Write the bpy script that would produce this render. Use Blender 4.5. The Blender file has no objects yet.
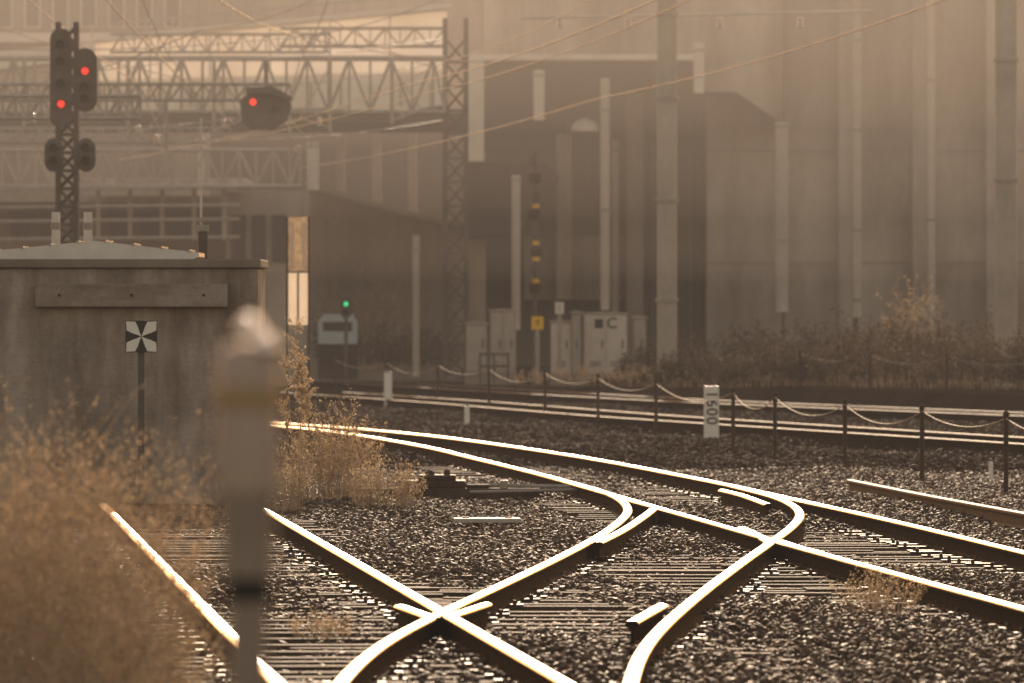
import bpy, math, random
import numpy as np
from mathutils import Vector
random.seed(7); rng=np.random.default_rng(7)
C=bpy.context.scene.collection
F=10000.0; HC=1.87; YH=308.0
GZ=-0.16
def P(px,py,d): return Vector(((px-512)/F*d, d, HC-(py-YH)/F*d))
def G(px,py,z=0.0):
    d=(HC-z)*F/(py-YH); return Vector(((px-512)/F*d, d, z))
# ------------------------------------------------------------------ materials
def mat(name,col,rough=0.7,metal=0.0,var=0.25,scale=3.0,bump=0.0,bscale=None,streak=0.0,spec=0.3,emis=None,estr=0,transl=0.0,smap=(.3,.3,.1)):
    m=bpy.data.materials.new(name); m.use_nodes=True
    nt=m.node_tree; N=nt.nodes; L=nt.links
    b=N['Principled BSDF']; b.inputs['Roughness'].default_value=rough; b.inputs['Metallic'].default_value=metal
    b.inputs['Specular IOR Level'].default_value=spec
    tc=N.new('ShaderNodeTexCoord')
    no=N.new('ShaderNodeTexNoise'); no.inputs['Scale'].default_value=scale; no.inputs['Detail'].default_value=6; no.inputs['Roughness'].default_value=.65
    L.new(tc.outputs['Object'],no.inputs['Vector'])
    cr=N.new('ShaderNodeValToRGB'); cr.color_ramp.elements[0].position=.3; cr.color_ramp.elements[1].position=.7
    lo=[c*(1-var) for c in col]; hi=[min(1,c*(1+var)) for c in col]
    cr.color_ramp.elements[0].color=(*lo,1); cr.color_ramp.elements[1].color=(*hi,1)
    L.new(no.outputs['Fac'],cr.inputs['Fac']); out=cr.outputs['Color']
    if streak>0:
        mp=N.new('ShaderNodeMapping'); mp.inputs['Scale'].default_value=smap
        L.new(tc.outputs['Object'],mp.inputs['Vector'])
        n2=N.new('ShaderNodeTexNoise'); n2.inputs['Scale'].default_value=1.6; n2.inputs['Detail'].default_value=8; n2.inputs['Roughness'].default_value=.6
        L.new(mp.outputs['Vector'],n2.inputs['Vector'])
        c2=N.new('ShaderNodeValToRGB'); c2.color_ramp.elements[0].position=.38; c2.color_ramp.elements[1].position=.62
        k=1-streak; c2.color_ramp.elements[0].color=(k,k*.95,k*.9,1); c2.color_ramp.elements[1].color=(1,1,1,1)
        L.new(n2.outputs['Fac'],c2.inputs['Fac'])
        mx=N.new('ShaderNodeMix'); mx.data_type='RGBA'; mx.blend_type='MULTIPLY'; mx.inputs['Factor'].default_value=1
        L.new(out,mx.inputs['A']); L.new(c2.outputs['Color'],mx.inputs['B']); out=mx.outputs['Result']
    L.new(out,b.inputs['Base Color'])
    if bump>0:
        nb=N.new('ShaderNodeTexNoise'); nb.inputs['Scale'].default_value=bscale or scale*8; nb.inputs['Detail'].default_value=5
        L.new(tc.outputs['Object'],nb.inputs['Vector'])
        bu=N.new('ShaderNodeBump'); bu.inputs['Strength'].default_value=bump; bu.inputs['Distance'].default_value=.02
        L.new(nb.outputs['Fac'],bu.inputs['Height']); L.new(bu.outputs['Normal'],b.inputs['Normal'])
    if emis: b.inputs['Emission Color'].default_value=(*emis,1); b.inputs['Emission Strength'].default_value=estr
    if transl>0:
        tr=N.new('ShaderNodeBsdfTranslucent'); L.new(out,tr.inputs['Color'])
        ms=N.new('ShaderNodeMixShader'); ms.inputs['Fac'].default_value=transl
        L.new(b.outputs['BSDF'],ms.inputs[1]); L.new(tr.outputs['BSDF'],ms.inputs[2])
        L.new(ms.outputs['Shader'],N['Material Output'].inputs['Surface'])
    return m
M={}
M['rail_top']=mat('polished_rail',(.95,.83,.68),.34,1,.08,6)
M['rail_far']=mat('dulled_rail',(.10,.082,.062),.68,1,.7,1.2)
M['rail_side']=mat('rusty_rail',(.018,.011,.007),.95,0,.35,8,.3,spec=.02)
M['spare_rail']=mat('dull_rail',(.06,.036,.025),.8,.1,.35,5,spec=.1)
M['sleeper']=mat('weathered_timber',(.085,.058,.040),.78,0,.55,5,.9,30,spec=.12)
M['far_sleeper']=mat('dusty_sleeper',(.05,.036,.026),1,0,.4,5,.9,30,spec=.0)
M['plate']=mat('tie_plate_iron',(.08,.05,.03),.6,.4,.3,10)
M['stone']=mat('ballast_stone',(.10,.064,.041),.60,0,.6,11,spec=.12)
M['far_stone']=mat('dusty_ballast_stone',(.085,.058,.04),.8,0,.5,11,spec=.06)
M['ground']=mat('ground_ballast',(.045,.031,.021),1,0,.4,.6,1.0,14,spec=.0)
M['dirt']=mat('embankment_earth',(.045,.032,.022),1,0,.4,.4,1.0,6,spec=.0)
M['conc_dark']=mat('stained_concrete',(.46,.385,.32),.9,0,.32,1.6,.8,22,streak=.5,smap=(1.5,1.5,.35),spec=.1)
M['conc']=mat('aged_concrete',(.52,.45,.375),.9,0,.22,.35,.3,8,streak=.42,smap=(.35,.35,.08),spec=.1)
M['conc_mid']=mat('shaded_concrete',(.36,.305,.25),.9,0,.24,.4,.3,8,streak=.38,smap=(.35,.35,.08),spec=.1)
M['conc_pale']=mat('pale_concrete',(.80,.74,.65),.85,0,.1,.5,.2,8,streak=.15,spec=.1)
M['pipe']=mat('grey_pipe',(.66,.59,.50),.8,0,.12,.8,.2,8,streak=.2,spec=.1)
M['void']=mat('shade_dark_concrete',(.10,.08,.065),.95,0,.3,.4,.2,5,streak=.3,spec=.05)  # shade of voids, soffits and recesses is put into this dark colour
M['timber']=mat('old_timber',(.38,.315,.255),.8,0,.3,3,.6,40,streak=.35,smap=(.35,1,2.5),spec=.15)
M['roofmetal']=mat('pale_roof_metal',(.75,.70,.64),.5,.1,.12,3)
M['steel']=mat('galvanised_steel',(.42,.375,.32),.6,.1,.2,3)
M['steel_pale']=mat('pale_steel_pole',(.56,.50,.42),.7,.0,.12,2,streak=.2)
M['steel_dark']=mat('dark_steel',(.13,.11,.092),.6,.2,.25,4)
M['iron']=mat('rusted_iron',(.08,.052,.035),.7,.3,.4,8,.4)
M['white']=mat('white_paint',(.88,.83,.75),.5,0,.06,6,streak=.1)
M['cream']=mat('cream_enclosure',(.80,.74,.66),.6,0,.1,3,streak=.15)
M['bluish']=mat('bluish_white_enclosure',(.50,.55,.56),.6,0,.1,3)
M['black']=mat('black_paint',(.035,.03,.027),.6,0,.2,5)
M['yellow']=mat('yellow_paint',(.9,.50,.05),.5,0,.1,6)
M['wire']=mat('copper_wire',(.5,.46,.41),.5,.5,.1,6)
M['chain']=mat('worn_chain',(.42,.37,.31),.65,.3,.15,9)
M['dark_chain']=mat('dull_chain',(.14,.12,.10),.8,.2,.15,9)
M['ceramic']=mat('pale_insulator',(.6,.55,.5),.25,0,.15,9)
M['glass']=mat('dark_window_glass',(.05,.045,.04),.25,0,.2,2)
M['red']=mat('red_signal_lamp',(.7,.02,.01),.4,0,0,2,emis=(1,.035,.02),estr=1.8)
M['green']=mat('green_signal_lamp',(.02,.5,.2),.4,0,0,2,emis=(.02,.9,.3),estr=1.3)
M['straw']=mat('dry_straw',(.62,.49,.32),.6,0,.3,9,transl=.5)
M['seed']=mat('dry_seed_heads',(.55,.43,.29),.7,0,.45,13,transl=.5)
M['stem']=mat('dry_stems',(.36,.27,.18),.7,0,.35,9,transl=.2)
M['dkleaf']=mat('dark_scrub_leaves',(.10,.078,.05),.7,0,.45,2,transl=.25)
M['pole']=mat('grey_post_plastic',(.34,.27,.22),.5,0,.12,9)
M['pole_top']=mat('pale_post_sleeve',(.54,.42,.34),.5,0,.12,9)
M['pole_band']=mat('faded_ochre_band',(.46,.31,.17),.5,0,.12,9)
M['chrome']=mat('glint_ball_metal',(.98,.93,.88),.3,1,.02,9)
M['sign_white']=mat('reflective_white',(.97,.92,.82),.4,0,.02,6)
M['sign_yellow']=mat('bright_yellow_sign',(1,.58,.02),.4,0,.03,6)
M['lit_panel']=mat('translucent_white_panel',(.95,.91,.84),.4,0,.03,6,transl=.6)
M['lit_cream']=mat('translucent_cream_panel',(.72,.63,.50),.4,0,.3,9,transl=.5)
M['barrier']=mat('translucent_noise_barrier',(.74,.70,.64),.6,0,.14,.5,transl=.3,streak=.15)
# ------------------------------------------------------------------ mesh builder
class MB:
    def __init__(s): s.v=[]; s.f=[]; s.m=[]; s.mi=0
    def add(s,vs,fs):
        o=len(s.v); s.v+= [tuple(v) for v in vs]
        for f in fs: s.f.append([i+o for i in f]); s.m.append(s.mi)
    def box(s,a,b):
        x0,x1=sorted((a[0],b[0])); y0,y1=sorted((a[1],b[1])); z0,z1=sorted((a[2],b[2]))
        s.add([(x0,y0,z0),(x1,y0,z0),(x1,y1,z0),(x0,y1,z0),(x0,y0,z1),(x1,y0,z1),(x1,y1,z1),(x0,y1,z1)],
              [(3,2,1,0),(4,5,6,7),(0,1,5,4),(1,2,6,5),(2,3,7,6),(3,0,4,7)]); return s
    def obox(s,c,ux,lx,ly,z0,z1):
        ux=Vector((ux[0],ux[1],0)).normalized(); uy=Vector((-ux.y,ux.x,0)); vs=[]
        for z in (z0,z1):
            for a,b in ((-1,-1),(1,-1),(1,1),(-1,1)):
                p=Vector((c[0],c[1],0))+ux*a*lx/2+uy*b*ly/2; vs.append((p.x,p.y,z))
        s.add(vs,[(3,2,1,0),(4,5,6,7),(0,1,5,4),(1,2,6,5),(2,3,7,6),(3,0,4,7)]); return s
    def cyl(s,p0,p1,r0,r1=None,n=10,cap=True):
        p0=Vector(p0);p1=Vector(p1); r1=r0 if r1 is None else r1
        d=(p1-p0).normalized(); a=Vector((0,0,1)) if abs(d.z)<.9 else Vector((1,0,0))
        u=d.cross(a).normalized(); w=d.cross(u)
        vs=[]
        for p,r in ((p0,r0),(p1,r1)):
            for k in range(n):
                t=2*math.pi*k/n; vs.append(p+u*math.cos(t)*r+w*math.sin(t)*r)
        fs=[(k,(k+1)%n,n+(k+1)%n,n+k) for k in range(n)]
        if cap: fs+= [tuple(range(n))[::-1],tuple(range(n,2*n))]
        s.add(vs,fs); return s
    def tube(s,pts,r,n=6):
        for a,b in zip(pts[:-1],pts[1:]): s.cyl(a,b,r,r,n,True)
        return s
    def lathe(s,c,prof,n=18):
        c=Vector(c); vs=[];fs=[]
        for r,z in prof:
            for k in range(n):
                t=2*math.pi*k/n; vs.append(c+Vector((math.cos(t)*r,math.sin(t)*r,z)))
        for j in range(len(prof)-1):
            for k in range(n): fs.append((j*n+k,j*n+(k+1)%n,(j+1)*n+(k+1)%n,(j+1)*n+k))
        fs.append(tuple(range(n))[::-1]); fs.append(tuple(range((len(prof)-1)*n,len(prof)*n)))
        s.add(vs,fs); return s
    def prism(s,xz,y0,y1):
        n=len(xz); ar=sum(xz[i][0]*xz[(i+1)%n][1]-xz[(i+1)%n][0]*xz[i][1] for i in range(n))
        if ar<0: xz=xz[::-1]
        vs=[(x,y0,z) for x,z in xz]+[(x,y1,z) for x,z in xz]
        fs=[tuple(range(n)),tuple(range(n,2*n))[::-1]]+[(i+n,(i+1)%n+n,(i+1)%n,i) for i in range(n)]
        s.add(vs,fs); return s
    def build(s,name,mats,parent=None,smooth=False,bevel=0):
        me=bpy.data.meshes.new(name); off=Vector((0,0,0))
        p=parent
        while p is not None: off+=p.location; p=p.parent
        me.from_pydata([(v[0]-off.x,v[1]-off.y,v[2]-off.z) for v in s.v],[],s.f)
        if not isinstance(mats,(list,tuple)): mats=[mats]
        for m in mats: me.materials.append(M[m] if isinstance(m,str) else m)
        me.polygons.foreach_set('material_index',s.m)
        if smooth:
            me.polygons.foreach_set('use_smooth',[True]*len(me.polygons)); me.set_sharp_from_angle(angle=math.radians(40))
        me.update(); o=bpy.data.objects.new(name,me); C.objects.link(o); o.parent=parent
        if bevel:
            bm=o.modifiers.new('bevel','BEVEL'); bm.width=bevel; bm.segments=2; bm.limit_method='ANGLE'
        return o
def pbox(mb,x0,y0,x1,y1,d,dep):
    a=P(x0,y0,d); b=P(x1,y1,d); mb.box((a.x,d,a.z),(b.x,d+dep,b.z)); return mb
def pprism(mb,pts,d,dep): mb.prism([(P(a,b,d).x,P(a,b,d).z) for a,b in pts],d,d+dep); return mb
def tag(o,label=None,cat=None,group=None,kind=None):
    if label: o['label']=label
    if cat: o['category']=cat
    if group: o['group']=group
    if kind: o['kind']=kind
    return o
def thing(name,label,cat,loc,group=None):
    o=bpy.data.objects.new(name,None); C.objects.link(o); o.location=loc; o.empty_display_size=.2
    return tag(o,label,cat,group)
def text_mesh(s,size,name,m,parent,loc,rot,label=None,off=.012):
    cu=bpy.data.curves.new('t','FONT'); cu.body=s; cu.size=size; cu.align_x='CENTER'; cu.align_y='CENTER'; cu.extrude=.002; cu.offset=size*off; cu.space_character=1.1
    t=bpy.data.objects.new('t',cu); C.objects.link(t); bpy.context.view_layer.update()
    me=bpy.data.meshes.new_from_object(t.evaluated_get(bpy.context.evaluated_depsgraph_get())); bpy.data.objects.remove(t)
    me.materials.clear(); me.materials.append(M[m]); o=bpy.data.objects.new(name,me); C.objects.link(o); o.parent=parent
    o.location=Vector(loc)-parent.location; o.rotation_euler=rot
    if label: o['label']=label
    return o
# ------------------------------------------------------------------ plan splines
def spline(pts,step=.4):
    pts=[Vector(p) for p in pts]; out=[]
    e=[pts[0]*2-pts[1]]+pts+[pts[-1]*2-pts[-2]]
    for i in range(1,len(e)-2):
        p0,p1,p2,p3=e[i-1:i+3]; n=max(1,int((p2-p1).length/step))
        for k in range(n):
            t=k/n; out.append(.5*((2*p1)+(p2-p0)*t+(2*p0-5*p1+4*p2-p3)*t*t+(3*p1-p0-3*p2+p3)*t**3))
    out.append(pts[-1]); 
    for _ in range(12):
        out=[out[0]]+[(out[i-1]+out[i]*2+out[i+1])/4 for i in range(1,len(out)-1)]+[out[-1]]
    return out
def tang(pl,i):
    a=pl[max(0,i-1)]; b=pl[min(len(pl)-1,i+1)]; return (b-a).normalized()
def offset(pl,o):
    r=[]
    for i,p in enumerate(pl):
        t=tang(pl,i); r.append(p+Vector((t.y,-t.x,0))*o)
    return r
PROF=[(-.064,-.15),(-.064,-.141),(-.012,-.128),(-.009,-.05),(-.038,-.038),(-.041,-.018),(-.037,-.007),(-.023,-.0018),(0,0),
      (.023,-.0018),(.037,-.007),(.041,-.018),(.038,-.038),(.009,-.05),(.012,-.128),(.064,-.141),(.064,-.15)]
def rail(pl,parent,name='rail',dz=0,top='rail_top',side='rail_side',label=None,z0=0):
    mb=MB(); n=len(PROF); vs=[]
    for i,p in enumerate(pl):
        t=tang(pl,i); r=Vector((t.y,-t.x,0))
        for x,z in PROF: 
            q=p+r*x; vs.append((q.x,q.y,z+dz+z0))
    fs=[];mi=[]
    for i in range(len(pl)-1):
        for k in range(n):
            k2=(k+1)%n; fs.append((i*n+k,i*n+k2,(i+1)*n+k2,(i+1)*n+k)); mi.append(1 if 5<=k<=10 else 0)
    fs.append(tuple(range(n))); mi.append(0); fs.append(tuple(range((len(pl)-1)*n,len(pl)*n))[::-1]); mi.append(0)
    mb.v=vs; mb.f=fs; mb.m=mi
    o=mb.build(name,[side,top],parent,smooth=True)
    if label: o['label']=label
    return o
def px_line(l): return spline([G(x,y) for x,y in l])
def lin(vx,k,ys): return [(vx+(y-YH)*k,y) for y in ys]
rA=px_line(lin(-88,.98,(740,683,640,600,560,530,503)))
rB=px_line(lin(-88,1.755,(740,683,640,610,570,540,505)))
rF=px_line([(1150,642),(1024,607),(900,573.5),(780,541),(700,518.5),(620,496),(540,473.5),(470,456.5),(430,447),(380,438),(340,432),(300,427.5),(250,423)])
rE=px_line([(1180,589),(1024,551),(900,521.5),(800,499.5),(740,486.5),(680,474.5),(600,459.5),(520,447),(450,437.5),(400,432),(350,427.5),(310,424.5),(260,421)])
rC=px_line([(300,735),(316,712),(338,683),(358,661),(390,637),(440,611),(500,583.5),(560,555),(600,533.5),(622,517.5),(628,507.5),(620,498),(602,490),(575,482.5),(549,475.3)])
rD=px_line([(622,735),(625,705),(632,675),(642,650),(662,625),(700,592),(740,562),(770,541),(790,526.5),(800,514.5),(795,505),(776,496),(748,488.6),(718,481.6)])
SLEEP=[]
def sleepers(cl,pitch,length,parent,top,d0,d1,maxn=98,m='sleeper'):
    acc=0; last=cl[0]; n=0
    for i in range(1,len(cl)):
        acc+=(cl[i]-last).length; last=cl[i]
        if acc>=pitch and d0<cl[i].y<d1 and n<maxn:
            acc=0; n+=1; t=tang(cl,i); r=Vector((t.y,-t.x,0)); a=random.uniform(-.02,.02); r=Vector((r.x-a*r.y,r.y+a*r.x,0))
            c=cl[i]+r*random.uniform(-.06,.06); ln=length+random.uniform(-.1,.1); tz=top+random.uniform(-.018,0)
            mb=MB(); mb.obox(c,r,ln,.22,tz-.14,tz); mb.mi=1
            for sgn in (-1,1): 
                mb.obox(c+r*sgn*.735,r,.34,.15,tz-.002,tz+.012)
                for q in (-1,1): 
                    e=c+r*(sgn*.735+q*.11); mb.cyl((e.x,e.y,tz+.01),(e.x,e.y,tz+.04),.018,.014,6)
            mb.build('sleeper',[m,'plate' if m=='sleeper' else m],parent)
            SLEEP.append((c.x,c.y,r.x,r.y,ln))
tAB=thing('railway_track','straight siding track on old sleepers ending at the concrete buffer block','railway track',G(200,600,-.15))
rail(rA,tAB,label='left rail of the siding'); rail(rB,tAB,label='right rail of the siding')
clAB=spline([(a+b)/2 for a,b in ((G(*p),G(*q)) for p,q in zip(lin(-88,.98,(740,683,600,503)),lin(-88,1.755,(740,683,600,503))))])
sleepers(clAB,.62,2.5,tAB,-.145,44,102)
tEF=thing('railway_track','main curving track sweeping from right foreground to far left behind the dry grass','railway track',G(800,530,-.15))
rail(rF,tEF); rail(rE,tEF)
sleepers(offset(rF,.78),.64,2.7,tEF,-.149,58,128)
tCD=thing('railway_track','crossover track crossing both lines with S shaped gleaming rails','railway track',G(560,600,-.15))
rail(rC,tCD,dz=-.003,label='left rail of the crossover'); rail(rD,tCD,dz=-.003,label='right rail of the crossover')
sleepers(offset(rD,-.74),.64,2.9,tCD,-.153,44,84)
def short(l,label): rail(px_line(l),tCD,'check_rail',-.004,label=label)
short([(598,541),(622,529),(642,516),(654,507)],'short check rail beside the crossover curve')
short([(632,620),(646,612),(662,603)],'short check rail inside the crossover')
short([(400,604),(416,608.5),(433,616)],'wing rail left of the near crossing')
short([(452,613),(468,608),(486,602)],'wing rail right of the near crossing')
short([(722,489),(740,493),(768,503)],'check rail at the far curve')
short([(742,526),(756,532),(770,541)],'wing rail left of the far crossing')
short([(783,540),(800,546),(822,551)],'wing rail right of the far crossing')
def far_track(l,label,d0,d1):
    r1=px_line(l); r2=offset(r1,1.435); t=thing('railway_track',label,'railway track',(r1[len(r1)//2].x,r1[len(r1)//2].y,-.15))
    rail(r1,t,top='rail_far'); rail(r2,t,top='rail_far'); sleepers(offset(r1,.717),.66,2.3,t,-.145,d0,d1,m='far_sleeper'); return r1
T1=[(1180,454),(1024,443.5),(860,433),(720,424),(600,416),(500,408),(420,401.5),(340,396),(280,392)]
T2=[(1180,422),(1024,415.5),(860,409),(720,403.3),(600,397.5),(480,390.5),(395,385.5),(320,381)]
r1=far_track(T1,'nearer of the two distant tracks beyond the chain fence',125,190)
r2=far_track(T2,'farther of the two distant tracks below the electrical cabinets',155,215)
sp=spline([G(850,481,-.05),G(930,497,-.05),G(1060,521,-.05)])
t=thing('spare_rail','long rusty spare rail lying on the ballast at the right edge','rail',G(940,500,-.2))
rail([Vector((p.x,p.y,0)) for p in sp],t,'rail_bar',-.03,top='rail_far',side='spare_rail')
mb=MB()
for i in (2,len(sp)//3,len(sp)//2,len(sp)*2//3): mb.obox(sp[i],(1,.05),.5,.2,-.24,-.179)
mb.build('timber_bearer','sleeper',t)
# ------------------------------------------------------------------ ground
mb=MB(); mb.add([(-1500,-300,GZ-.05),(1500,-300,GZ-.05),(1500,3000,GZ-.05),(-1500,3000,GZ-.05)],[(0,1,2,3)])
tag(mb.build('ground','ground'),kind='structure',label='dark brown ballast ground of the railway yard',cat='ground')
phi=(1+5**.5)/2
ico=np.array([(-1,phi,0),(1,phi,0),(-1,-phi,0),(1,-phi,0),(0,-1,phi),(0,1,phi),(0,-1,-phi),(0,1,-phi),(phi,0,-1),(phi,0,1),(-phi,0,-1),(-phi,0,1)],float)
ico/=np.linalg.norm(ico[0])
icf=np.array([(0,11,5),(0,5,1),(0,1,7),(0,7,10),(0,10,11),(1,5,9),(5,11,4),(11,10,2),(10,7,6),(7,1,8),(3,9,4),(3,4,2),(3,2,6),(3,6,8),(3,8,9),(4,9,5),(2,4,11),(6,2,10),(8,6,7),(9,8,1)])
def stones(n,y0,y1,sz0,sz1,name,label,m,cover=.7):
    y=np.sqrt(rng.random(n)*(y1*y1-y0*y0)+y0*y0)
    x=(rng.random(n)*2-1)*(y*.0512+.6)
    s=np.exp(rng.uniform(np.log(sz0),np.log(sz1),n))
    und=.022*np.sin(x*2.1+y*.35)+.022*np.sin(x*.9-y*.22+1)
    z=GZ-.03+und+rng.random(n)*.035
    keep=np.ones(n,bool)
    for (cx,cy,rx,ry,ln) in SLEEP:
        near=np.abs(y-cy)<.5
        dx=x[near]-cx; dy=y[near]-cy; a=np.abs(dx*rx+dy*ry); b=np.abs(-dx*ry+dy*rx)
        k=keep[near]; hit=(a<ln/2)&(b<.12)&(rng.random(a.size)<cover); k[hit]=False; keep[near]=k
    x,y,z,s=x[keep],y[keep],z[keep],s[keep]; n=len(x)
    v=ico[None]*(1+rng.uniform(-.32,.32,(n,12,1)))*s[:,None,None]*np.stack([rng.uniform(.8,1.3,n),rng.uniform(.8,1.3,n),rng.uniform(.5,.85,n)],1)[:,None]
    an=rng.random(n)*6.28; ca,sa=np.cos(an)[:,None],np.sin(an)[:,None]; tl=rng.uniform(-.6,.6,n)[:,None]
    vx=v[...,0]*ca-v[...,1]*sa; vy=v[...,0]*sa+v[...,1]*ca; vz=v[...,2]+vx*np.sin(tl)
    V=np.stack([vx+x[:,None],vy+y[:,None],vz+z[:,None]],-1).reshape(-1,3)
    Fc=(icf[None]+np.arange(n)[:,None,None]*12).reshape(-1)
    me=bpy.data.meshes.new(name); me.vertices.add(len(V)); me.vertices.foreach_set('co',V.ravel().astype(np.float32))
    nf=n*20; me.loops.add(nf*3); me.loops.foreach_set('vertex_index',Fc.astype(np.int32)); me.polygons.add(nf)
    me.polygons.foreach_set('loop_start',np.arange(0,nf*3,3,dtype=np.int32)); me.update(calc_edges=True); me.materials.append(M[m])
    o=bpy.data.objects.new(name,me); C.objects.link(o); tag(o,label,'gravel',kind='stuff')
stones(150000,46,125,.014,.040,'ballast','coarse track ballast stones covering the yard between the rails','stone')
stones(40000,125,215,.025,.05,'distant_ballast','ballast stones around the distant tracks','far_stone',.3)
edge=[Vector((p.x,p.y,0)) for p in offset(r2,4.2)]
vs=[];fs=[]
for i,p in enumerate(edge):
    q=edge[i]+Vector((.25,.9,0)); vs+=[(p.x,p.y,GZ-.1),(q.x,q.y,.2),(q.x+3,q.y+160,.22)]
for i in range(len(edge)-1): a=i*3; fs+=[(a,a+1,a+4,a+3),(a+1,a+2,a+5,a+4)]
mb=MB(); mb.add(vs,fs); tag(mb.build('embankment','dirt'),'low earth bank beyond the farther tracks','embankment',kind='structure')
# ------------------------------------------------------------------ buffer block
D=103.0
t=thing('buffer_block','big stained concrete buffer block closing the end of the siding','buffer stop',(-4.0,D,GZ-.05))
def X(px,d): return (px-512)/F*d
def Z(py,d): return HC-(py-YH)/F*d
mb=MB(); mb.box((X(-70,D),D,GZ-.3),(X(258,D),D+3,Z(268,D))); mb.build('concrete_body','conc_dark',t,bevel=.03)
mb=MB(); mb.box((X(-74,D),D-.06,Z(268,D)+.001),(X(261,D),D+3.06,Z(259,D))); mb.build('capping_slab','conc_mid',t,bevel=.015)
mb=MB(); mb.box((X(36,D),D-.16,Z(307,D)),(X(228,D),D-.002,Z(284,D))); bb=mb.build('buffer_beam','timber',t,bevel=.012)
mb=MB()
for px in (60,132,204): 
    mb.cyl((X(px,D),D-.175,Z(295,D)),(X(px,D),D-.15,Z(295,D)),.016,.014,8)
mb.build('bolt_or_glint_ball','iron',bb)
mb=MB(); a=[(X(-60,D),Z(258.5,D)),(X(-60,D),Z(255,D)),(X(90,D),Z(240,D)),(X(196,D),Z(252,D)),(X(196,D),Z(256,D)),(X(190,D),Z(258.5,D))]
mb.prism(a,D+1.0,D+2.9); rf=mb.build('roof_cover','roofmetal',t)
mb=MB()
for k in range(9):
    px=-40+k*28; zt=Z(255-15*(px+60)/150 if px<90 else 240+12*(px-90)/106,D)
    mb.box((X(px,D),D+.97,zt+.002),(X(px+2.5,D),D+2.9,zt+.02))
mb.build('roof_seam','steel',rf)
Ds=99.5
t=thing('track_end_sign','square sign with flared pale cross on thin post before the buffer block','sign',(X(141,Ds),Ds,GZ))
mb=MB(); mb.box((X(138,Ds),Ds,GZ-.1),(X(144.5,Ds),Ds+.06,Z(322,Ds))); mb.build('post','steel_dark',t)
hw=.158; cx,cz=X(141.5,Ds),Z(336.5,Ds)
mb=MB(); mb.box((cx-hw,Ds-.03,cz-hw),(cx+hw,Ds-.002,cz+hw)); mb.build('board','black',t)
mb=MB(); k=hw*.96
for sx in (-1,1):
    for sz in (-1,1): mb.prism([(cx+sx*q[0],cz+sz*q[1]) for q in ((0.001,0.001),(k*.35,k*.14),(k*.65,k*.24),(k*.97,k*.40),(k,k),(k*.40,k*.97),(k*.24,k*.65),(k*.14,k*.35))],Ds-.036,Ds-.031)
mb.build('cross_mark','sign_white',t)
# ------------------------------------------------------------------ foreground post
Dp=15.0; xp=X(248,Dp)
t=thing('marker_post','thick out of focus marker post with pale rounded sleeve in the foreground','post',(xp,Dp,GZ))
MB().lathe((xp,Dp,0),[(.031,GZ-.1),(.031,Z(600,Dp))]).build('pole','pole',t,True)
MB().lathe((xp,Dp,0),[(.032,Z(602,Dp)),(.035,Z(600,Dp)),(.035,Z(580,Dp)),(.032,Z(578,Dp))]).build('collar','black',t,True)
MB().lathe((xp,Dp,0),[(.041,Z(577,Dp)),(.041,Z(500,Dp)),(.044,Z(492,Dp))]).build('lower_sleeve','pole',t,True)
MB().lathe((xp,Dp,0),[(.046,Z(492,Dp)),(.048,Z(488,Dp)),(.048,Z(362,Dp)),(.045,Z(356,Dp))]).build('sleeve','pole_top',t,True)
MB().lathe((xp,Dp,0),[(.0485,Z(410,Dp)),(.049,Z(409,Dp)),(.049,Z(386,Dp)),(.0485,Z(385,Dp))]).build('band','pole_band',t,True)
MB().lathe((xp,Dp,0),[(.045,Z(356,Dp)),(.040,Z(348,Dp)),(.028,Z(344,Dp)),(.014,Z(342,Dp)),(.004,Z(341,Dp))]).build('cap','pole_top',t,True)
for dx,py,r in ((.003,329,.019),(.027,347,.019)):
    c=Vector((xp+dx,Dp-.03,Z(py,Dp))); pr=[(max(.0005,r*math.cos(a)),r*math.sin(a)) for a in [math.radians(q) for q in range(-90,91,10)]]
    MB().lathe(c,pr,20).build('bolt_or_glint_ball','chrome',t,True)  # shiny balls added to catch sun glints for blurred highlight discs
# ------------------------------------------------------------------ vegetation
def leaves(pts,size):
    n=len(pts); u=rng.normal(size=(n,3)); u/=np.linalg.norm(u,axis=1)[:,None]
    w=np.cross(u,rng.normal(size=(n,3))); w/=np.linalg.norm(w,axis=1)[:,None]
    s=size*rng.uniform(.5,1.4,(n,1)); a=pts+u*s; b=pts+w*s*.5; c=pts-u*s; d=pts-w*s*.5
    return np.stack([a,b,c,d],1).reshape(-1,3)
def quads(V,name,m,parent):
    n=len(V)//4; off=np.zeros(3); p=parent
    while p is not None: off+=np.array(p.location); p=p.parent
    V=V-off
    me=bpy.data.meshes.new(name); me.vertices.add(len(V)); me.vertices.foreach_set('co',V.ravel().astype(np.float32))
    me.loops.add(n*4); me.loops.foreach_set('vertex_index',np.arange(n*4,dtype=np.int32)); me.polygons.add(n)
    me.polygons.foreach_set('loop_start',np.arange(0,n*4,4,dtype=np.int32)); me.update(calc_edges=True); me.materials.append(M[m])
    o=bpy.data.objects.new(name,me); C.objects.link(o); o.parent=parent; o['kind']='stuff'; return o
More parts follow.
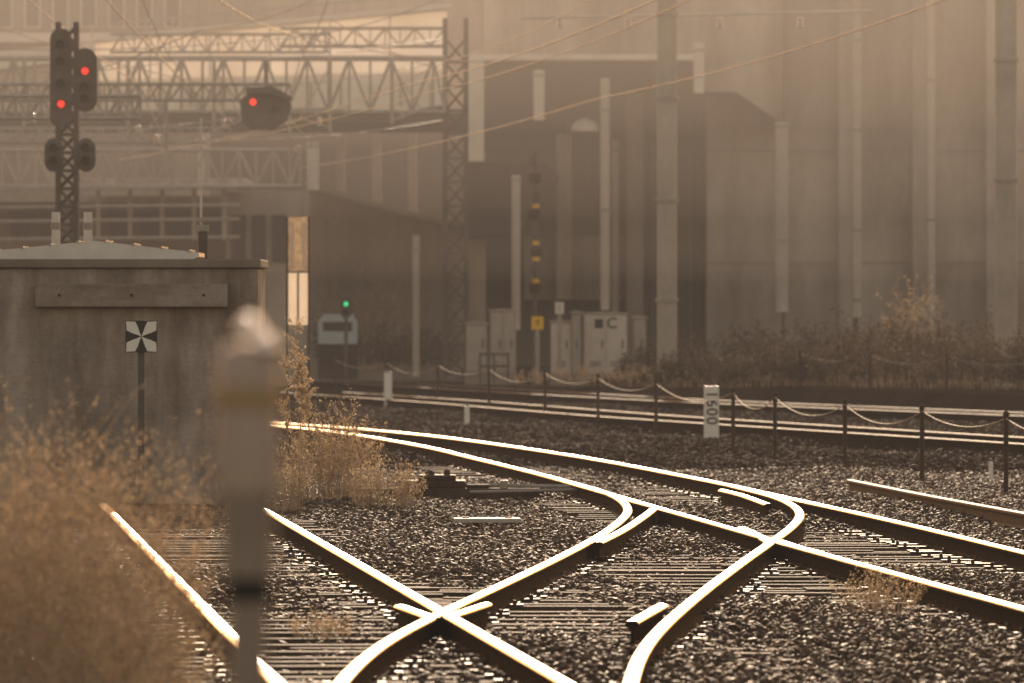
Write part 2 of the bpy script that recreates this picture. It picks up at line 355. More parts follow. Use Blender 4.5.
def plant(name,label,cat,base,rx,ry,h,nst,stem_r,nleaf,lsize,lm,sm='stem',lean=.25,seed_from=.35,group=None,hv=.35,branch=3,curve=.3,edge=.45):
    base=Vector(base); t=thing(name,label,cat,base,group); SV=[]; L=[]
    for k in range(nst):
        a=random.random()*6.283; q=math.sqrt(random.random()); ox,oy=math.cos(a)*q*rx,math.sin(a)*q*ry
        hh=h*(1-hv*random.random())*(1-edge*q*q)
        le=lean*hh; dx,dy=ox/rx*le*.8+random.gauss(0,.35)*le,oy/ry*le*.5+random.gauss(0,.35)*le
        def pt(s): return np.array((base.x+ox+dx*s**1.6,base.y+oy+dy*s**1.6,base.z+hh*s*(1-curve*.25*s)))
        def ribbon(p,q2,r0,r1):
            d=q2-p; sd=np.cross(d,rng.normal(size=3)); sd/=np.linalg.norm(sd)+1e-9
            SV.extend([p-sd*r0,p+sd*r0,q2+sd*r1,q2-sd*r1])
        S=[pt(s) for s in (0,.3,.6,.85,1)]
        for i in range(4): ribbon(S[i],S[i+1],stem_r*(1-.2*i),stem_r*(.8-.2*i))
        L.append(np.array([pt(s) for s in rng.uniform(seed_from,1,nleaf)])+rng.normal(0,lsize*1.2,(nleaf,3)))
        for b in range(branch):
            s=random.uniform(max(.3,seed_from),.95); p=pt(s); ln=hh*random.uniform(.08,.28)*(1 if seed_from<.6 else .35); a2=random.random()*6.28; up=random.uniform(.3,1)
            e=p+np.array((math.cos(a2)*ln*.7,math.sin(a2)*ln*.7,ln*up)); ribbon(p,e,stem_r*.6,stem_r*.3)
            nn=max(2,nleaf//2); tt=rng.uniform(.3,1.05,nn)[:,None]; L.append(p+(e-p)*tt+rng.normal(0,lsize*.9,(nn,3)))
    quads(np.array(SV),'stems',sm,t); quads(leaves(np.concatenate(L),lsize),'foliage' if lm=='dkleaf' else 'seed_heads',lm,t)
    return t
plant('dry_bush','large straw coloured bush of fine dry stems filling the lower left corner','bush',(-1.98,42,GZ),.54,1.6,1.82,640,.0024,20,.0058,'seed',lean=.26,branch=7,edge=.3)
plant('dry_bush','lower right flank of dry bush nearest the foreground post','bush',(-1.58,40,GZ),.29,1.0,1.24,260,.0024,18,.0056,'seed',lean=.26,branch=6,edge=.5)
plant('dry_grass','spreading clump of dry grass right of the buffer block','grass clump',(X(335,104),104,GZ),.40,.8,1.25,200,.004,12,.012,'straw',lean=.35,branch=3)
plant('dry_grass','lower pale dry grass clump trailing to the right of the taller clump','grass clump',(X(385,101),101,GZ),.34,.6,.62,150,.004,8,.011,'straw',lean=.4,branch=2)
plant('tall_weed','tall plumed weed standing against the buffer block corner','weed',(X(300,100),100,GZ),.07,.08,2.12,9,.006,70,.013,'straw',lean=.07,branch=8,seed_from=.72,hv=.3,edge=.2)
plant('dry_grass','short dry grass tuft in front of buffer block left of the siding rail','grass clump',(X(285,100),100,GZ),.2,.5,.8,90,.004,8,.012,'straw',lean=.3)
plant('weed_tuft','small weed growing between rails at the lower right','weed',G(880,618,GZ),.22,.3,.42,70,.003,8,.008,'straw',lean=.5)
plant('weed_tuft','low weed sprouting beside the near crossing at the left','weed',G(320,640,GZ),.18,.3,.22,50,.003,8,.007,'straw',lean=.5)
scrub=[(700,213,1.4,1.0),(735,232,1.7,1.6),(770,215,1.6,1.2),(805,228,1.9,1.8),(842,214,1.7,1.3),(878,226,1.9,2.0),(915,208,1.6,1.3),(950,218,1.8,1.9),(988,205,1.7,1.4),(1024,214,2,2.1),(1052,203,1.6,1.5),(655,236,1.1,1.0),(398,262,1.2,1.5),(355,270,1.4,2.2),(425,268,1,1.4)]
where=['at the foot of the thick steel mast','below the two round pipes','under the short wall pipe','left of the tall thin pipe','right of the tall thin pipe','under the pale bare shrub','below the second thin pipe','left of the concrete pole','at the foot of the concrete pole','right edge behind the pole','lower right edge in front','right of the white cabinets','left of the lattice mast','under the green signal','right of the lattice mast foot']
for i,(px,d,rx,h) in enumerate(scrub):
    plant('scrub_bush','dark tangled scrub bush on the far bank '+where[i],'bush',(X(px,d),d,.18),rx*.85,1.3,h,90,.008,14,.034,'dkleaf',lean=.4,branch=5,hv=.6,group='scrub bushes on the far bank')
plant('bare_shrub','pale bare shrub rising above the dark scrub by the right wall','shrub',(X(912,228),228,.2),.5,.5,2.9,34,.012,14,.025,'straw',lean=.22,branch=6)
plant('bare_shrub','bare twiggy shrub against grey wall left of the lattice mast','shrub',(X(375,266),266,.2),.9,.5,3.6,30,.014,8,.03,'stem',lean=.25,branch=6)
plant('dry_grass','row of dry weeds in front of the cabinets','grass clump',(X(620,226),226,.1),2.6,.5,.6,160,.008,6,.025,'straw',lean=.3)
# ------------------------------------------------------------------ chain fences
def chain_fence(posts,h,label,z,r=.028,sag=.17,cm='chain'):
    p0=posts[len(posts)//2]; t=thing('chain_fence',label,'fence',(p0[0],p0[1],z))
    for x,y in posts:
        mb=MB(); mb.lathe((x,y,z),[(r,-.1),(r,h-.02),(r*1.3,h-.02),(r*1.25,h+.01),(r*.4,h+.03)],10); mb.build('post','iron',t,True)
    for (x0,y0),(x1,y1) in zip(posts[:-1],posts[1:]):
        mb=MB(); n=46; ps=[]
        sg=sag*random.uniform(.8,1.25)
        for k in range(n+1):
            s=k/n; ps.append(Vector((x0+(x1-x0)*s,y0+(y1-y0)*s,z+h-.05-sg*4*s*(1-s))))
        for k in range(n): 
            a,b=ps[k],ps[k+1]; q=.008 if k%2 else .005; mb.cyl(a,a.lerp(b,.72),q,q,5); mb.cyl(a.lerp(b,.7),b,.003,.003,4)
        mb.build('chain',cm,t)
fp=[(1090,505),(1006,492),(922,480),(845,469),(775,457),(733,449),(656,434),(598,425),(545,417),(489,410),(438,404),(387,399),(335,394)]
chain_fence([(G(x,y,-.15).x,G(x,y,-.15).y) for x,y in fp],.86,'low fence of rusty posts linked by sagging chains in front of far tracks',-.15)
chain_fence([(X(x,d),d) for x,d in ((1050,193),(947,199),(870,206),(800,214),(735,221),(690,228))],.8,'second chain fence in front of the dark scrub at the right',.15,cm='dark_chain')
# ------------------------------------------------------------------ small line-side objects
dk=157
t=thing('distance_post','small white post with the black number 1600 reading downwards','marker',(X(711.5,dk),dk,-.15))
mb=MB(); x0,x1=X(704,dk),X(719,dk); zt=Z(386,dk); mb.box((x0,dk,-.2),(x1,dk+.1,zt)); mb.build('post','sign_white',t,bevel=.006)
text_mesh('1600',.25,'number','black',t,((x0+x1)/2,dk-.006,Z(407.5,dk)),(math.radians(90),math.radians(90),0),off=.005)
def stub(px,y0,y1,d,w,label,z=-.15):
    t=thing('marker_stake',label,'marker',(X(px,d),d,z)); x=X(px,d); zt=Z(y0,d)
    MB().box((x-w/2,d,z-.1),(x+w/2,d+w,zt-.03)).build('stake','sign_white',t,bevel=.01)
    MB().box((x-w/2+.01,d+.01,zt-.029),(x+w/2-.01,d+w-.01,zt)).build('stake_top','steel_dark',t)
stub(467,404,420,172,.09,'tiny white stake on the ballast left of centre')
stub(388,371,402,205,.16,'white stake behind the dry grass at far left of chain fence')
stub(991,459,470,118,.05,'small pale stake by the fence at the right edge')
dm=106.5
t=thing('point_machine','dark switch machine on long timbers left of the turnout','switch machine',(X(438,dm),dm,-.15))
mb=MB(); mb.box((X(335,dm),dm-.1,-.16),(X(540,dm),dm+.12,-.05)); mb.box((X(345,dm),dm+.75,-.16),(X(545,dm),dm+.97,-.06)); mb.build('bearing_timber','sleeper',t,bevel=.01)
mb=MB(); mb.box((X(402,dm),dm-.05,-.049),(X(466,dm),dm+.75,.03)); mb.box((X(418,dm),dm+.0,.03),(X(456,dm),dm+.6,.09)); mb.box((X(466,dm),dm+.05,-.049),(X(490,dm),dm+.5,-.01)); mb.build('machine_case','iron',t,bevel=.02)
mb=MB(); mb.lathe((X(430,dm),dm+.2,.09),[(.05,0),(.05,.03),(.02,.05)],10); mb.lathe((X(447,dm),dm+.2,.09),[(.035,0),(.035,.04),(.015,.06)],10); mb.build('cap','iron',t)
mb=MB(); mb.cyl((X(462,dm),dm+.3,-.02),(X(585,dm),dm+.3,-.04),.022,.022,8); mb.cyl((X(340,dm),dm+.3,-.02),(X(414,dm),dm+.3,-.02),.022,.022,8); mb.cyl((X(470,dm),dm-.5,-.08),(X(585,dm),dm-.2,-.06),.016,.016,8); mb.box((X(500,dm),dm+.24,-.06),(X(508,dm),dm+.36,.03)); mb.build('throw_rod','steel',t)
c=G(487,519,-.1); t=thing('cover_plate','pale flat plate lying on the ballast before the switch machine','plate',c)
MB().obox(c,(1,.03),.62,.6,-.13,-.09).build('plate','steel_pale',t,bevel=.006)
mb=MB(); [mb.obox(c+Vector((q,0,0)),(1,.03),.06,.12,-.09,-.08) for q in (-.2,.2)]; mb.build('lifting_lug','iron',t)
# ------------------------------------------------------------------ electrical cabinets on the bank
def cabinet(x0,y0,x1,d,label,doors=2,mt='cream',dep=.7,z=.2,roof=True):
    a,b=X(x0,d),X(x1,d); zt=Z(y0,d); t=thing('equipment_cabinet',label,'electrical cabinet',((a+b)/2,d,z))
    MB().box((a-.03,d-.03,z-.2),(b+.03,d+dep+.03,z+.08)).build('plinth','conc_mid',t)
    MB().box((a,d,z+.081),(b,d+dep,zt-.05)).build('case',mt,t,bevel=.015)
    if roof: MB().prism([(a-.05,zt-.05),(b+.05,zt-.05),(b+.05,zt-.02),((a+b)/2,zt+.01),(a-.05,zt-.02)],d-.06,d+dep+.05).build('rain_hood','steel_pale',t)
    w=(b-a-.06)/doors
    for k in range(doors):
        dr=MB().box((a+.03+w*k+.012,d-.025,z+.14),(a+.03+w*(k+1)-.012,d-.003,zt-.09)).build('door',mt,t,bevel=.006)
        MB().box((a+.03+w*(k+1)-.09,d-.05,z+.7),(a+.03+w*(k+1)-.06,d-.027,z+.9)).build('handle','steel_dark',dr)
        MB().box((a+.03+w*k+.1,d-.029,z+.25),(a+.03+w*(k+1)-.1,d-.026,z+.4)).build('louvre','steel',dr)
    return t
t=cabinet(584,312,627,240,'widest white cabinet with a dark square and letter C on it',2)
MB().box((X(595,240),239.955,Z(328,240)),(X(603,240),239.97,Z(319,240))).build('dark_label','black',t)
text_mesh('C',.36,'letter','black',t,(X(612,240),239.965,Z(323.5,240)),(math.radians(90),0,0))
cabinet(551,320,571,240,'narrow cream cabinet left of the widest white one',1)
cabinet(572,311,581,239,'slim dark framed cabinet squeezed between two white cabinets',1,'steel')
cabinet(466,322,487,244,'grey cabinet beside the lattice mast foot',1,'steel_pale')
cabinet(490,309,516,244,'tall grey cabinet left of the yellow labelled pole',2,'steel_pale')
cabinet(634,316,646,243,'small grey box standing right of the white cabinets',1,'steel')
d=262; t=thing('relay_hut','low bluish white hut with a dark strip window below the green signal','hut',(X(337,d),d,.2))
pprism(MB(),[(318,344),(318,322),(324,314),(352,314),(357,322),(357,344)],d,1.2).build('body','bluish',t)
pbox(MB(),323,322,352,331,d-.02,.018).build('strip_window','glass',t)
MB().box((X(318,d),d+.1,.0),(X(357,d),d+1.1,Z(344,d)-.002)).build('base','void',t)
t=thing('pipe_rack','small dark pipe rack in front of the grey cabinets','rack',(X(494,236),236,.15))
mb=MB(); d=236
for px in (480,494,508): mb.cyl((X(px,d),d,.1),(X(px,d),d,Z(353,d)),.03,.03,8)
mb.build('upright','steel_dark',t); mb=MB()
for py in (354,366): mb.cyl((X(480,d),d,Z(py,d)),(X(510,d),d,Z(py,d)),.03,.03,8)
mb.build('rail_bar','steel_dark',t)
t=thing('cable_hoop','dark coil hoop standing at the foot of the lattice mast','hoop',(X(462,248),248,.2))
mb=MB(); c=P(462,360,248); ps=[c+Vector((math.cos(a)*.36,0,math.sin(a)*.42)) for a in [k*math.pi/10 for k in range(21)]]; mb.tube(ps,.035,6); mb.build('hoop','steel_dark',t)
mb=MB(); mb.cyl((c.x,c.y+.02,.1),(c.x,c.y+.02,c.z-.3),.05,.05,8); mb.build('foot','steel_dark',t)
def sign(px0,py0,px1,py1,d,label,m):
    x=X((px0+px1)/2,d); t=thing('small_sign',label,'sign',(x,d,.2))
    MB().cyl((x,d+.06,.1),(x,d+.06,Z(py0,d)),.05,.05,8).build('post','steel',t)
    pbox(MB(),px0,py0,px1,py1,d-.02,.03).build('board',m,t)
    pbox(MB(),px0+4,py0+4,px1-4,py0+5.2,d-.028,.006).build('marking','black',t)
    pbox(MB(),px0+4,py0+7,px1-4,py0+8,d-.028,.006).build('marking','black',t)
sign(531.5,316.5,543.5,329.5,233,'yellow square sign on the dark cable pole','sign_yellow')
sign(555,302,564,314,238,'small pale sign above the narrow cream cabinet','white')
# ------------------------------------------------------------------ poles
def pole(px,y0,d,r,label,m='steel_pale',z=.2,y1=None,bands=(),r1=None,name='steel_pole',cat='pole',group=None):
    x=X(px,d); zb=z-.1 if y1 is None else Z(y1,d); t=thing(name,label,cat,(x,d,zb),group)
    MB().cyl((x,d,zb),(x,d,Z(y0,d)),r,r1 or r,16).build('shaft',m,t,True)
    mb=MB()
    for b in bands: mb.lathe((x,d,Z(b,d)),[(r*1.02,-.04),(r*1.15,-.04),(r*1.15,.04),(r*1.02,.04)],14)
    if not bands: mb.lathe((x,d,zb),[(r*1.5,0),(r*1.5,.1),(r*1.02,.16)],14)
    mb.build('clamp_band' if bands else 'base_collar','steel',t); return t
pole(667,-45,230,.23,'thick steel catenary mast left of the plain wall','steel_pale',bands=(14,98,200,300),name='catenary_mast',cat='mast')
pole(1006,-45,212,.235,'thick concrete pole at the right edge','steel_pale',bands=(60,180),name='concrete_pole')
pole(857,-45,262,.12,'tall thin pale pipe fixed up the right wall','pipe',y1=317,bands=(40,130,230,300),name='wall_pipe',cat='pipe')
pole(931,-45,276,.12,'thin pipe between the tall pale pipe and the concrete pole','pipe',y1=330,bands=(80,220),name='wall_pipe',cat='pipe')
pole(782,122,265,.17,'short capped pale pipe ending under the girder haunch','pipe',y1=312,bands=(126,240),name='wall_pipe',cat='pipe')
pole(605,78,262,.12,'pale pipe left of the thick steel mast','pipe',y1=310,bands=(110,210),name='wall_pipe',cat='pipe')
pole(615,140,283,.12,'short pipe just right of the long pale pipe','steel_pale',y1=330,bands=(150,),name='wall_pipe',cat='pipe')
pole(516,175,268,.12,'pipe standing right of the lattice mast near grey cabinet','pipe',y1=330,bands=(180,),name='wall_pipe',cat='pipe')
pole(699,42,272,.15,'stubby bright pipe below the deck edge right of the steel mast','conc_pale',y1=93,bands=(50,),name='drain_stub',cat='pipe')
pole(539,70,270,.15,'stubby bright pipe under the deck left of the long pipe','conc_pale',y1=120,bands=(75,),name='drain_stub',cat='pipe')
pole(313,142,264,.16,'pale short column left of the dark opening','conc_pale',y1=190,bands=(146,),name='drain_stub',cat='pipe')
pole(416,235,258,.09,'thin grey post left of the lattice mast','steel_pale',bands=(250,))
pole(201,118,150,.016,'thin whip aerial above the buffer block','white',z=-.15,name='whip_aerial',cat='aerial',bands=(220,))
for px in (56,88): pole(px,212,118,.05,'short white bollard pipe behind the block roof, '+('left' if px<60 else 'right')+' one','white',z=-.15,bands=(226,),name='short_pipe',cat='pipe')
pole(203,225,120,.06,'dark insulator post behind the block roof','steel_dark',z=-.15,bands=(228,),name='short_pipe',cat='pipe')
d=236; x=X(535,d)
t=thing('cable_pole','slim dark pole strung with dark boxes and yellow labels','pole',(x,d,.2))
MB().cyl((x,d,.1),(x,d,Z(150,d)),.05,.04,8).build('shaft','steel_dark',t)
for i,py in enumerate((160,178,196,214,232,252,268,288)):
    c=P(535+(i%3-1)*1.5,py,d); w=.09+.05*(i%2)
    MB().box((c.x-w,d-.12,c.z-.12),(c.x+w,d-.03,c.z+.1)).build('junction_box','steel_dark' if i%2==0 else 'iron',t,bevel=.01)
for py in (206,243,259,281):
    c=P(536,py,d); MB().box((c.x-.08,d-.17,c.z-.05),(c.x+.08,d-.14,c.z+.05)).build('yellow_label','yellow',t)
def lattice(x0,x1,y0,d,dep,label,z=.2,pitch=24,m='steel',q=.045):
    a,b=X(x0,d),X(x1,d); zt=Z(y0,d); t=thing('lattice_mast',label,'mast',((a+b)/2,d,z))
    for xx in (a,b):
        for yy in (d,d+dep): MB().box((xx-q,yy-q,z-.1),(xx+q,yy+q,zt)).build('corner_post',m,t)
    step=pitch/F*d; n=int((zt-z)/step); mb=MB(); mb2=MB()
    for k in range(n):
        z0=z+k*step; z1=z0+step
        for yy in (d,d+dep): 
            mb.cyl((a,yy,z0),(b,yy,z1),.028,.028,5); mb.cyl((b,yy,z0),(a,yy,z1),.028,.028,5)
        for xx in (a,b): mb.cyl((xx,d,z0),(xx,d+dep,z1),.028,.028,5)
        mb2.box((a,d-.03,z0-.03),(b,d-.01,z0+.03))
    mb.build('lacing',m,t); mb2.build('batten',m,t)
lattice(445,466,18,252,.5,'tall lattice steel mast in the centre of the background',m='steel_dark',q=.06)
lattice(58,76,22,176,.34,'lattice signal mast at the upper left behind the buffer block',z=-.15,m='steel_dark',pitch=18)
def truss(x0,x1,yt,yb,d,label,m='steel',pitch=42,dep=.8,r=.055):
    t=thing('gantry_truss',label,'gantry',(X((x0+x1)/2,d),d,Z(yb,d)))
    for yy in (d,d+dep):
        for py in (yt,yb): MB().cyl(P(x0,py,d)+Vector((0,yy-d,0)),P(x1,py,d)+Vector((0,yy-d,0)),r,r,8).build('chord',m,t,True)
    mb=MB(); px=x0; up=False
    while px<x1-1:
        q=min(px+pitch/2,x1)
        for yy in (0,dep):
            a=P(px,yb if not up else yt,d)+Vector((0,yy,0)); b=P(q,yt if not up else yb,d)+Vector((0,yy,0)); mb.cyl(a,b,r*.6,r*.6,6)
            mb.cyl(P(q,yt,d)+Vector((0,yy,0)),P(q,yb,d)+Vector((0,yy,0)),r*.4,r*.4,5)
        px=q; up=not up
    mb.build('web_bracing',m,t)
truss(-50,445,58,112,250,'long catenary gantry crossing the upper left background','steel',r=.06)
truss(-50,300,150,186,285-24,'lower gantry behind the signals','steel_pale',34,.8,.05)
truss(-50,140,96,118,200,'short gantry arm reaching the signal mast','steel',26,.5,.035)
truss(280,445,28,46,254,'upper light gantry arm left of the lattice mast','steel',30,.5,.035)
truss(-50,290,84,100,222,'slim dark gantry level with the hanging signal','steel',22,.4,.03)
truss(110,330,34,52,262,'slim pale gantry in front of the deck parapet','steel',24,.4,.035)
truss(-50,230,128,142,246,'slim gantry just above the lower gantry at the left','steel',20,.4,.035)
def dropper(px,y0,y1,d,label,arm):
    t=thing('drop_bracket',label,'bracket',P(px,y0,d))
    MB().cyl(P(px,y0,d),P(px,y1,d),.045,.045,8).build('hanger','steel',t,True)
    MB().cyl(P(px,y1-4,d),P(px+arm,y1-14,d),.025,.025,6).build('cantilever_tube','steel_pale',t,True)
    MB().cyl(P(px,y0+8,d),P(px+arm,y1-14,d),.02,.02,6).build('stay_tube','steel_pale',t,True)
    MB().lathe(P(px+arm*.35,y1-10,d),[(.02,-.12),(.07,-.09),(.03,-.06),(.07,-.03),(.03,0),(.07,.03),(.03,.06),(.07,.09),(.02,.12)],10).build('insulator','ceramic',t,True)
for px,y0,y1,d,arm,lb in ((24,58,128,236,26,'leftmost drop bracket under the long gantry'),(128,58,140,240,30,'drop bracket right of the signal mast'),(166,100,150,224,-26,'drop bracket under the slim dark gantry'),(214,58,134,244,28,'drop bracket left of the hanging signal'),(330,58,132,246,-30,'drop bracket right of the hanging signal'),(392,58,124,248,30,'drop bracket nearest the lattice mast'),(290,112,160,255,24,'low drop bracket above the pale short column')):
    dropper(px,y0,y1,d,lb,arm)
t=thing('catenary_bracket','thin horizontal catenary bracket with insulators near the top edge','bracket',(X(690,232),232,Z(15,232)))
MB().cyl(P(520,18,232),P(872,11,232),.035,.035,8).build('tube','conc_pale',t)
for px in (560,628,720,800): MB().lathe(P(px,17,232)-Vector((0,0,.25)),[(.03,0),(.08,.03),(.03,.07),(.08,.11),(.03,.15),(.08,.19),(.03,.24)],10).build('insulator','ceramic',t)
# ------------------------------------------------------------------ overhead wires
def wire(pts,r,label,sag=.15):
    ps=[P(*p) for p in pts]; o=[]
    for a,b in zip(ps[:-1],ps[1:]):
        for k in range(8): s=k/8; o.append(a.lerp(b,s)-Vector((0,0,sag*4*s*(1-s))))
    o.append(ps[-1]); mb=MB().tube(o,r,6); ob=mb.build('overhead_wire','wire'); tag(ob,label,'wire',None)
wire([(120,160,255),(420,82,205),(672,-8,165)],.013,'wire climbing from the signals to the top centre')
wire([(160,150,255),(430,92,206),(690,0,166)],.010,'second wire just under the one climbing to top centre')
wire([(300,168,255),(600,98,200),(960,-6,160)],.012,'longest wire climbing to the top right')
wire([(100,-8,200),(235,125,250)],.016,'steep wire falling through the upper left signals')
wire([(205,-10,190),(300,36,240),(440,-2,240)],.015,'wire dipping under the top edge left of the lattice mast')
wire([(-20,48,230),(300,36,240),(500,62,250)],.015,'nearly level wire along the pale deck')
wire([(-20,20,230),(230,88,245),(445,60,252)],.013,'wire sagging across the gantry to the lattice mast')
wire([(330,18,240),(445,70,250)],.013,'short wire slanting down to the lattice mast')
wire([(-20,128,240),(240,118,250)],.013,'low wire passing behind the left signals')
wire([(-20,70,236),(180,60,240),(445,38,252)],.014,'wire running just above the long gantry')
wire([(-20,160,236),(200,140,240),(445,120,252)],.012,'wire running below the hanging signal')
wire([(20,-8,210),(160,96,240)],.014,'steep wire left of the signal heads')
wire([(330,-6,230),(300,60,246),(280,120,250)],.014,'steep wire behind the hanging signal')
wire([(140,-6,210),(180,70,235),(214,134,244)],.012,'steep thin wire dropping to the second bracket')
wire([(-20,100,225),(200,30,215),(330,-8,205)],.013,'wire rising from the left edge to the top')
wire([(230,140,250),(450,60,220),(600,-6,190)],.010,'thin wire rising past the lattice mast top')
# ------------------------------------------------------------------ signals
def hood(c,rr,t):
    mb=MB(); n=10
    for k in range(n):
        a0=math.pi*(-.1+1.2*k/n); a1=math.pi*(-.1+1.2*(k+1)/n); q=rr*1.4
        p=[c+Vector((math.cos(a)*q,yy,math.sin(a)*q)) for a in (a0,a1) for yy in (-.002,-.26)]
        p2=[c+Vector((math.cos(a)*q*1.12,yy,math.sin(a)*q*1.12)) for a in (a0,a1) for yy in (-.002,-.26)]
        mb.add([p[0],p[1],p[3],p[2],p2[0],p2[1],p2[3],p2[2]],[(0,1,2,3),(7,6,5,4),(1,5,6,2),(0,4,5,1),(3,2,6,7)])
    mb.build('hood','steel_dark',t)
def lens(c,rr,col,t): MB().cyl(c+Vector((0,-.03,0)),c+Vector((0,-.001,0)),rr,rr,16).build('lens',col,t)
def signal_head(cx,y0,y1,w,d,label,lamps):
    x=X(cx,d); z0,z1=Z(y1,d),Z(y0,d); hw=w/2/F*d; t=thing('signal_head',label,'railway signal',(x,d,z0))
    pts=[]; 
    for k in range(9): a=math.pi*k/8; pts.append((x+hw*math.cos(a),z1-hw+hw*math.sin(a)))
    for k in range(9): a=math.pi+math.pi*k/8; pts.append((x+hw*math.cos(a),z0+hw+hw*math.sin(a)))
    MB().prism(pts,d,d+.04).build('backplate','steel_dark',t)
    MB().box((x-hw*.5,d+.041,z0+hw*.5),(x+hw*.5,d+.3,z1-hw*.5)).build('housing','steel_dark',t,bevel=.02)
    MB().box((x-.05,d+.3,(z0+z1)/2-.06),(x+.05,d+.55,(z0+z1)/2+.06)).build('bracket','steel_dark',t)
    for py,col in lamps:
        c=Vector((x,d,Z(py,d))); rr=min(hw*.36,.06); lens(c,rr,col,t); hood(c,rr,t)
signal_head(85,48,112,24,174,'upper right signal on the lattice mast showing red',[(71,'red'),(87,'glass'),(99,'glass')])
signal_head(61,28,128,22,174,'tall left signal on the lattice mast with small red light low down',[(45,'glass'),(62,'glass'),(84,'glass'),(104,'red')])
signal_head(54,138,172,19,174,'small lower left signal without a light on the lattice mast',[(148,'glass'),(161,'glass')])
signal_head(86,138,172,19,174,'small lower right signal without a light on the lattice mast',[(148,'glass'),(161,'glass')])
signal_head(346,296,318,12,258,'small signal showing green at the centre left',[(304,'green'),(312,'glass')])
d=215
t=thing('hanging_signal','wide hooded signal hung in the gantry showing red at its left side','railway signal',P(266,112,d))
pprism(MB(),[(240,100),(250,93),(270,92),(288,99),(292,106),(286,122),(272,130),(252,130),(242,122)],d,.08).build('backplate','steel_dark',t)
pprism(MB(),[(246,88),(272,86),(292,97),(292,101),(270,93),(246,94)],d-.35,.34).build('rain_hood','steel_dark',t)
pprism(MB(),[(250,100),(282,100),(282,124),(250,124)],d+.081,.35).build('housing','steel_dark',t)
for px,col in ((253,'red'),(275,'glass')):
    c=P(px,102 if col=='red' else 110,d); lens(c,.07,col,t); hood(c,.07,t)
MB().cyl(P(266,60,d),P(266,100,d)+Vector((0,.2,0)),.05,.05,8).build('hanger','steel',t)
pole(346,312,259,.05,'thin dark post carrying the green signal','steel_dark',bands=(316,))
d=150
t=thing('striped_board','tall narrow framed board with glowing upper panel and white lower halves','sign',(X(298,d),d,-.15))
MB().box((X(286,d),d,-.2),(X(288,d),d+.05,Z(217,d))).build('frame_post','steel_dark',t)
MB().box((X(308,d),d,-.2),(X(310,d),d+.05,Z(217,d))).build('frame_post','steel_dark',t)
pbox(MB(),288,217,308,271,d+.01,.02).build('upper_panel','lit_cream',t)
pbox(MB(),288,273,297,325,d+.01,.02).build('lower_panel','lit_panel',t)
pbox(MB(),299,273,308,325,d+.01,.02).build('lower_panel','lit_panel',t)
mb=MB(); 
for x0,x1 in ((289.5,295),(301,306.5)): mb.prism([(X(x0,d),Z(222,d)),(X(x1,d),Z(222,d)),(X(x1-1,d),Z(268,d)),(X(x0+1,d),Z(268,d))],d,d+.009)
mb.build('marking','lit_panel',t)
# ------------------------------------------------------------------ big structures
t=thing('viaduct','massive weathered concrete viaduct wall filling the right background','viaduct',(X(780,285),285,.2))
TOP=-72
mb=MB()
js=[706,783,857,930,1006,1080,1160,1240]
for i in range(len(js)-1): pbox(mb,js[i]+.8,TOP,js[i+1]-.8,396,280+(i%2)*.25,3)
pbox(mb,708,TOP+2,1239,396,280.6,2)
mb.build('front_wall','conc',t)
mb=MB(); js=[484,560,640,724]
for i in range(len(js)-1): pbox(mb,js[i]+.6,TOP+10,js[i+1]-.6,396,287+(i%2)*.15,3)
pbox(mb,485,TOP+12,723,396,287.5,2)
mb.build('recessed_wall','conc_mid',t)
mb=MB(); mb.box((P(707,0,280).x,281.5,-.1),(P(716,0,280).x,286.98,Z(TOP+4,280))); mb.build('gap_filler','conc_mid',t)  # filler added to stop sun leaking between front and recessed walls
mb=MB()
for px in (838,912,986): pbox(mb,px,TOP+1,px+14,396,279.5,.49)
mb.build('pilaster','conc',t,bevel=.04)
pprism(MB(),[(484,TOP),(484,56),(560,62),(700,64),(706,92),(736,92),(783,124),(783,TOP)],277.5,2.4).build('deck_girder','conc',t)
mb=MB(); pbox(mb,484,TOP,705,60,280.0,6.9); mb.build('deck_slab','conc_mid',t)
mb=MB(); pbox(mb,470,54,700,60,276.2,1.2); mb.build('ledge','conc_pale',t)
mb=MB(); pbox(mb,466,57,484,162,272,2.0); mb.build('column','conc_pale',t,bevel=.04)  # pale colour stands in for sunlight on the column edge
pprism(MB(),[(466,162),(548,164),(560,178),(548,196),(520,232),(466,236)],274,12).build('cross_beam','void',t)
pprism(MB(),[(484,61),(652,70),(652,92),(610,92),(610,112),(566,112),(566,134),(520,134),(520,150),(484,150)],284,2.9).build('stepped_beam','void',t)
mb=MB(); pbox(mb,524,236,640,300,285,1.9); mb.build('inner_pier','conc',t)
mb=MB(); pbox(mb,556,134,572,300,283.5,1.4); pbox(mb,626,92,644,380,283.2,1.7); mb.build('pier','conc',t,bevel=.05)
mb=MB()
for py in (150,262): pbox(mb,708,py,1240,py+1.2,279.97,.02)
mb.build('formwork_line','conc_mid',t)
mb=MB()
for px in (652,658,690): pbox(mb,px,66,px+2,380,286.8,.15)
mb.build('conduit','steel_pale',t)
mb=MB(); pbox(mb,200,TOP,486,112,302,3); mb.build('rear_wall','conc',t)
t=thing('underpass','dark void under the deck with sloped grey wing wall left of centre','underpass',(X(400,300),300,.2))
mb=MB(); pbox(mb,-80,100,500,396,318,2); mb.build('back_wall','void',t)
pprism(MB(),[(308,186),(400,214),(448,226),(486,228),(486,396),(308,396)],284,3).build('wing_wall','conc',t,bevel=.03)
pprism(MB(),[(306,181),(400,209),(448,221),(486,223),(486,228),(448,226),(400,214),(306,187)],282.6,4.9).build('coping','pipe',t)
mb=MB()
for px in (336,372,408): pbox(mb,px,110,px+9,215,300,1); 
mb.build('pier','conc_mid',t)
t=thing('elevated_deck','pale concrete elevated deck with railing across the upper left','bridge deck',(X(250,275),275,5))
